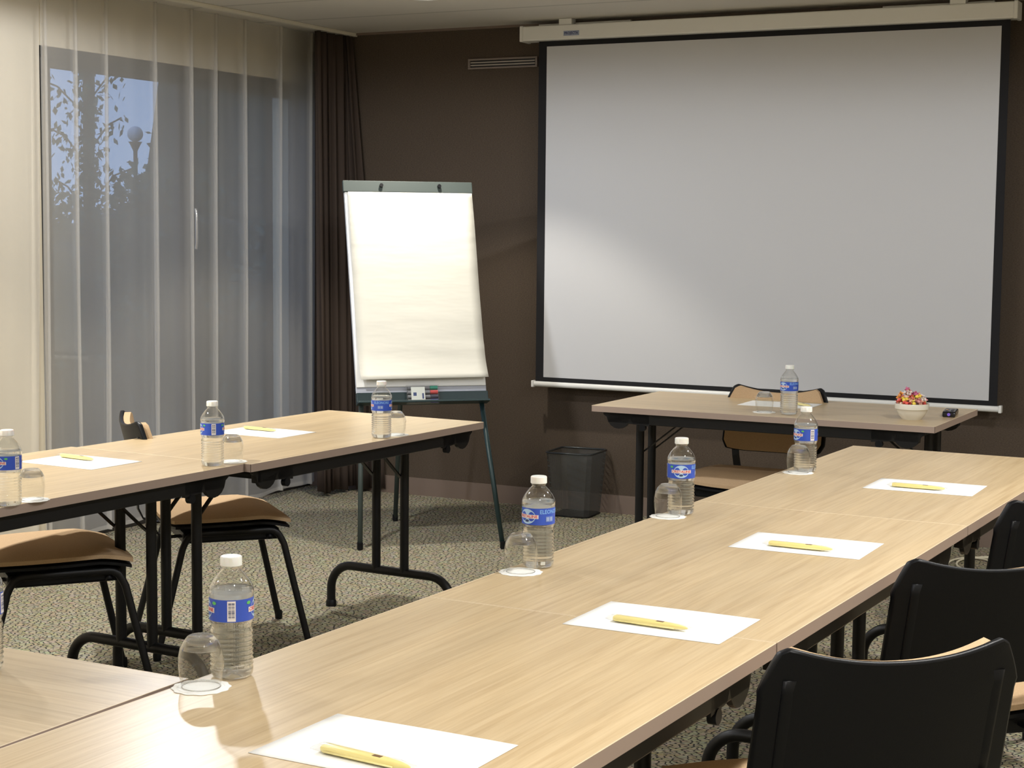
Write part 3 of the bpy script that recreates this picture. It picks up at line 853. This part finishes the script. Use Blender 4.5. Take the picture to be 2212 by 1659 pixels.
MB().tube([(-.0855, 0, .011), (-.0875, 0, .011)], .006, 14).build('lens', mat('violet_lens', (.25, .15, .8), .08), rm, smooth=True, auto=40)
for k in range(3):
    for q in (-.010, .010): MB().box(-.055 + k * .022, -.045 + k * .022, q - .005, q + .005, .0215, .0240).build('button', mat('grey_button', (.05, .05, .06), .5) if (k, q) != (1, .010) else mat('amber_button', (.6, .35, .15), .5), rm, bevel=.001)

# ------------------------------------------------------------------ flipchart easel
wdir = Vector((.73, .683, 0)).normalized(); bdir = Vector((-wdir.y, wdir.x, 0))
BL_ = Vector((-4.090, 6.450, .690)); BW = .615
up = (bdir * .33 + Vector((0, 0, .965))); BH = up.length; up.normalize()
nrm = wdir.cross(up)
fc_ = empty('flipchart_easel', (-3.70, 6.55, 0), 0, 'flipchart easel with a blank cream pad in front of the brown wall', 'flipchart')
Rt = Vector((-3.70, 6.55, 0))
def P(u, v_, d=0): return BL_ + wdir * u + up * v_ - nrm * (-d) - Rt
if nrm.y > 0: nrm = -nrm
def P(u, v_, d=0): return BL_ + wdir * u + up * v_ + nrm * d - Rt
def slab(name, m, u0, u1, v0, v1, d0, d1, par=fc_, bevel=0):
    vs = [P(u, v_, d) for d in (d0, d1) for v_ in (v0, v1) for u in (u0, u1)]
    return MB().add(vs, [(0, 2, 3, 1), (4, 5, 7, 6), (0, 1, 5, 4), (2, 6, 7, 3), (0, 4, 6, 2), (1, 3, 7, 5)]).build(name, m, par, bevel=bevel)
slab('board', mat('pale_board', (.42, .44, .50), .5), 0, BW, .0, BH, -.018, -.006, bevel=.003)
slab('clamp_bar', TEAL, -.006, BW + .004, BH - .052, BH + .004, -.006, .014, bevel=.003)
tray = slab('pen_tray', TEAL_D, -.002, BW + .002, -.055, .0, -.018, .012, bevel=.002)
slab('tray_lip', TEAL_D, -.002, BW + .002, -.055, -.045, .012, .045, tray, bevel=.002)
# paper block and the top sheet curling at the foot
slab('paper_block', PAPER, .002, BW - .004, .028, BH - .05, -.006, .004)
vs = []; fs = []
nu, nv = 12, 40
for j in range(nv + 1):
    t = j / nv
    v_ = BH - .05 - t * (BH - .05 - .052)
    cur = .012 + .034 * max(0, (t - .86) / .14) ** 1.6 + .004 * math.sin(t * 9)
    for i in range(nu + 1):
        s = i / nu
        vs.append(P(.016 + s * (BW - .016) , v_ + .004 * s * t, cur + .003 * math.sin(s * 5 + t * 7) * t + .006 * t * s * (t > .8)))
for j in range(nv):
    for i in range(nu): a = j * (nu + 1) + i; fs.append((a, a + 1, a + nu + 2, a + nu + 1))
MB().add(vs, fs).build('top_sheet', FLIP_PAPER, fc_, smooth=True, solid=.0006)
for u in (.175, .455):
    q = P(u, BH - .022, .014); q2 = P(u, BH - .022, .036)
    MB().tube([q, P(u, BH - .022, .022)], .005, 14).tube([P(u, BH - .022, .018), P(u, BH - .022, .028)], .009, 14).build('clamp_knob', PLASTIC, fc_, smooth=True, auto=40)
for u, foot in ((.03, Vector((-3.985, 6.315, .004))), (BW - .03, Vector((-3.44, 6.66, .004)))):
    l_o = MB().tube([P(u, .05, -.024), foot - Rt], .0115, 12).build('leg', TEAL_D if u > .3 else TEAL, fc_, smooth=True)
    MB().tube([foot - Rt, foot - Rt + Vector((0, 0, .03))], .014, 12).build('foot_cap', PLASTIC, l_o, smooth=True, auto=40)
rf = Vector((-4.235, 7.035, .004))
l_o = MB().tube([P(BW / 2, BH * .86, -.030), rf - Rt], .0115, 12).build('leg', TEAL, fc_, smooth=True)
MB().tube([rf - Rt, rf - Rt + Vector((0, 0, .03))], .014, 12).build('foot_cap', PLASTIC, l_o, smooth=True, auto=40)
MB().tube([P(.0, .02, -.024), P(BW, .02, -.024)], .010, 10).build('crossbar', TEAL_D, fc_, smooth=True)
# wallet of four markers in the tray
mk = empty('marker_wallet', tuple(P(.30, -.02, .03) + Rt), 0, 'clear wallet of four board markers with coloured caps on the easel tray', 'marker pack')
def PM(u, v_, d): return wdir * u + up * v_ + nrm * d
def mslab(name, m, u0, u1, v0, v1, d0, d1, par, bevel=0):
    vs = [PM(u, v_, d) for d in (d0, d1) for v_ in (v0, v1) for u in (u0, u1)]
    return MB().add(vs, [(0, 2, 3, 1), (4, 5, 7, 6), (0, 1, 5, 4), (2, 6, 7, 3), (0, 4, 6, 2), (1, 3, 7, 5)]).build(name, m, par, bevel=bevel)
body = mat('grey_marker_barrel', (.16, .17, .19), .4)
for k, (nme, c) in enumerate((('blue', (.05, .06, .22)), ('dark', (.03, .03, .06)), ('red', (.50, .05, .05)), ('green', (.02, .22, .16)))):
    v0 = -.028 + k * .0205
    m_ = MB().tube([PM(-.070, v0, 0), PM(.035, v0, 0)], .0085, 12).build('marker', body, mk, smooth=True, auto=40)
    MB().tube([PM(.036, v0, 0), PM(.072, v0, 0)], .0095, 12).build('marker_cap', mat('cap_' + nme, c, .4), m_, smooth=True, auto=40)
mslab('wallet', SLEEVE, -.076, .078, -.040, .046, -.011, .0115, mk, .002)
cd = mslab('insert_card', mat('wallet_card', (.50, .53, .50), .6), -.055, .010, -.026, .036, .0120, .0126, mk)
mslab('printed_square', NAVY_PR, -.045, -.030, -.006, .010, .0127, .0130, cd)
mslab('printed_square', NAVY_PR, -.004, .004, -.020, .006, .0127, .0130, cd)

# ------------------------------------------------------------------ mesh waste bin
MESH = bpy.data.materials.new('black_wire_mesh'); MESH.use_nodes = True
_n, _l = MESH.node_tree.nodes, MESH.node_tree.links
_b = _n['Principled BSDF']; _b.inputs['Base Color'].default_value = (.075, .078, .076, 1); _b.inputs['Metallic'].default_value = .2; _b.inputs['Roughness'].default_value = .4
_t = _n.new('ShaderNodeTexCoord'); _s = _n.new('ShaderNodeSeparateXYZ'); _l.new(_t.outputs['Object'], _s.inputs[0])
_ad = _n.new('ShaderNodeMath'); _ad.operation = 'ADD'; _l.new(_s.outputs['X'], _ad.inputs[0]); _l.new(_s.outputs['Y'], _ad.inputs[1])
def _wire(sock):
    p_ = _n.new('ShaderNodeMath'); p_.operation = 'PINGPONG'; p_.inputs[1].default_value = .002; _l.new(sock, p_.inputs[0])
    g_ = _n.new('ShaderNodeMath'); g_.operation = 'LESS_THAN'; g_.inputs[1].default_value = .00055; _l.new(p_.outputs[0], g_.inputs[0]); return g_.outputs[0]
_m = _n.new('ShaderNodeMath'); _m.operation = 'MAXIMUM'; _l.new(_wire(_ad.outputs[0]), _m.inputs[0]); _l.new(_wire(_s.outputs['Z']), _m.inputs[1])
_l.new(_m.outputs[0], _b.inputs['Alpha'])
bn = empty('waste_bin', (-3.545, 7.665, 0), R(4), 'square black wire mesh waste bin against the brown wall', 'waste bin')
a0, a1, hb = .100, .123, .325
q = []
for z, a in ((.004, a0), (hb, a1)):
    c_ = .02
    q += [(-a + c_, -a, z), (a - c_, -a, z), (a, -a + c_, z), (a, a - c_, z), (a - c_, a, z), (-a + c_, a, z), (-a, a - c_, z), (-a, -a + c_, z)]
MB().add(q, [(k, (k + 1) % 8, 8 + (k + 1) % 8, 8 + k) for k in range(8)]).build('mesh_wall', MESH, bn)
MB().add([v for v in q[:8]], [tuple(range(8))]).build('base', BLACK, bn, solid=.003)
rimp = [Vector(v) for v in q[8:]]
for zz, rr, nme in ((0, .005, 'rim'), (None, .004, 'base_ring')):
    pts = rimp if zz == 0 else [Vector(v) for v in q[:8]]
    MB().tube(pts + [pts[0], pts[1]], rr, 8).build(nme, BLACK if zz is None else mat('bin_rim', (.06, .065, .068), .3, .6), bn, smooth=True)

# pale cable lying on the floor by the far chair
cp = []
for k in range(70):
    a = k * .22
    cp.append((-1.50 + .10 * math.cos(a) + .0011 * k, 7.30 + .17 * math.sin(a) + .001 * k, .006 + .003 * math.sin(a * .5) ** 2))
tag(MB().tube(cp, .0045, 8).build('coiled_cable', mat('pale_cable', (.62, .58, .45), .5), smooth=True), 'pale cable coiled on the carpet beyond the far right table', 'cable')

# ------------------------------------------------------------------ outside the window
GRASS = mat('dusk_lawn', (.035, .05, .025), 1)
g = MB().box(-60, XW - .31, -5, 60, -.30, -.15).build('ground', GRASS); struct(g)
LEAF = mat('leaf_green', (.030, .055, .028), .7)
_nn, _ll, _bb = nodes(LEAF); _ll.new(cramp(LEAF, noise(LEAF, coord(LEAF), 14, 2), [(.3, (.050, .085, .050)), (.7, (.11, .155, .085))]), _bb.inputs['Base Color'])
BARK = mat('bark', (.035, .030, .026), .9)
def leaves(centres, n, spread, size, seed, droop=0):
    rnd = random.Random(seed); mb = MB()
    for i in range(n):
        c = rnd.choice(centres)
        p_ = Vector((c[0] + rnd.gauss(0, spread[0]), c[1] + rnd.gauss(0, spread[1]), c[2] + rnd.gauss(0, spread[2])))
        d = Vector((rnd.uniform(-1, 1), rnd.uniform(-1, 1), rnd.uniform(-.8, .5) - droop)).normalized()
        s = d.cross(Vector((rnd.uniform(-1, 1), rnd.uniform(-1, 1), rnd.uniform(-1, 1)))).normalized()
        L_ = size * rnd.uniform(.7, 1.3)
        mb.add([p_, p_ + d * L_ * .5 + s * L_ * .28, p_ + d * L_, p_ + d * L_ * .5 - s * L_ * .28], [(0, 1, 2, 3)])
    return mb
def hedge(name, x, y, rx, ry, h, seed, label):
    t = empty(name, (x, y, -.15), 0, label, 'shrub', 'shrubs outside the window')
    cs = []
    rnd = random.Random(seed)
    for i in range(160):
        a = rnd.uniform(0, 2 * PI); rr = math.sqrt(rnd.uniform(0, 1)); zz = rnd.uniform(0, 1)
        k = (1 - zz ** 3 * .6)
        cs.append((rx * rr * math.cos(a) * k, ry * rr * math.sin(a) * k, h * zz))
    leaves(cs, 5200, (.10, .10, .10), .11, seed).build('foliage', LEAF, t)
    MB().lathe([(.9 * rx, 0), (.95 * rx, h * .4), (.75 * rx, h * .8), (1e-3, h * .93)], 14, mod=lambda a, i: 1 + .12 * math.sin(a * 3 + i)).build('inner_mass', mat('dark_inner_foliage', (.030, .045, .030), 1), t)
hedge('shrub', -9.3, 9.8, .85, .85, 1.75, 1, 'dark rounded shrub outside, low behind the left part of the window')
hedge('shrub', -9.7, 12.1, .95, .95, 2.02, 2, 'dark rounded shrub outside, middle of the window view')
hedge('shrub', -10.9, 15.2, 1.3, 1.3, 3.9, 3, 'tall dark shrub outside, behind the right window sash')
hedge('shrub', -7.3, 10.9, .75, .75, 1.45, 5, 'low dark shrub outside, in front of the taller middle one')
tr = empty('young_tree', (-7.9, 9.02, -.15), 0, 'slender young tree with drooping leaves outside the left window pane', 'tree')
MB().tube([(0, 0, 0), (.01, .0, 1.0), (-.01, .02, 1.9), (.02, .0, 2.5), (.0, .02, 3.1)], .04, 10).build('trunk', BARK, tr, smooth=True)
rnd = random.Random(9); br = MB(); cs = []
for k in range(16):
    a = (.65, 2.3, -.9, -2.4)[k % 4] + rnd.uniform(-.3, .3); z = 1.4 + k * .085; L_ = rnd.uniform(.22, .36)
    e_ = (L_ * math.cos(a) * 1.0, L_ * math.sin(a), z + .25)
    br.tube([(0, 0, z), (e_[0] * .6, e_[1] * .6, z + .2), e_], .006, 6)
    for t in (.3, .5, .7, .85, 1.0): cs.append((e_[0] * t, e_[1] * t, z + .25 * t))
br.build('branch', BARK, tr, smooth=True)
leaves(cs, 700, (.035, .035, .06), .055, 11, droop=.8).build('foliage', LEAF, tr)
leaves([(0, 0, z) for z in (1.2, 1.4, 1.6, 1.8, 2.0, 2.2, 2.4, 2.6)], 420, (.05, .05, .1), .055, 12).build('ivy', LEAF, tr)
lp_ = empty('street_lamp', (-12, 14.465, -.15), 0, 'unlit street lamp with a round white globe outside the window', 'street lamp')
MB().lathe([(.05, 0), (.05, .3), (.028, .35), (.022, 2.40), (.06, 2.48), (.075, 2.50), (1e-4, 2.50)], 16).build('pole', mat('lamp_pole', (.05, .055, .06), .5), lp_, smooth=True, auto=40)
MB().sphere((0, 0, 2.585), .085, 12).build('globe', mat('opal_globe', (.80, .85, .86), .4), lp_, smooth=True)
bd = empty('apartment_building', (-25.3, 39.9, -.15), R(38.4), 'far apartment building with pale balcony lines outside the window', 'building')
CONC = mat('dusk_concrete', (.075, .065, .062), .9)
MB().box(-5.1, 9, -1, 8, 0, 4.95).build('wall', CONC, bd)
for z in (1.2, 2.4, 3.48, 3.80, 4.12):
    MB().box(-5.1, 9, -1.3, -1.0, z, z + .07).build('balcony_slab', mat('pale_slab', (.20, .20, .22), .8), bd)
MB().box(-5.15, 9.2, -1.05, 8.2, 4.95, 5.12).build('roof', mat('pale_roof', (.28, .30, .33), .8), bd)
for x in (-3.6, -1.2, 1.2, 3.6):
    for z in (1.1, 2.25, 3.85):
        MB().box(x - .5, x + .5, -1.03, -.99, z, z + .75).build('window', mat('dark_pane', (.03, .035, .045), .2), bd)
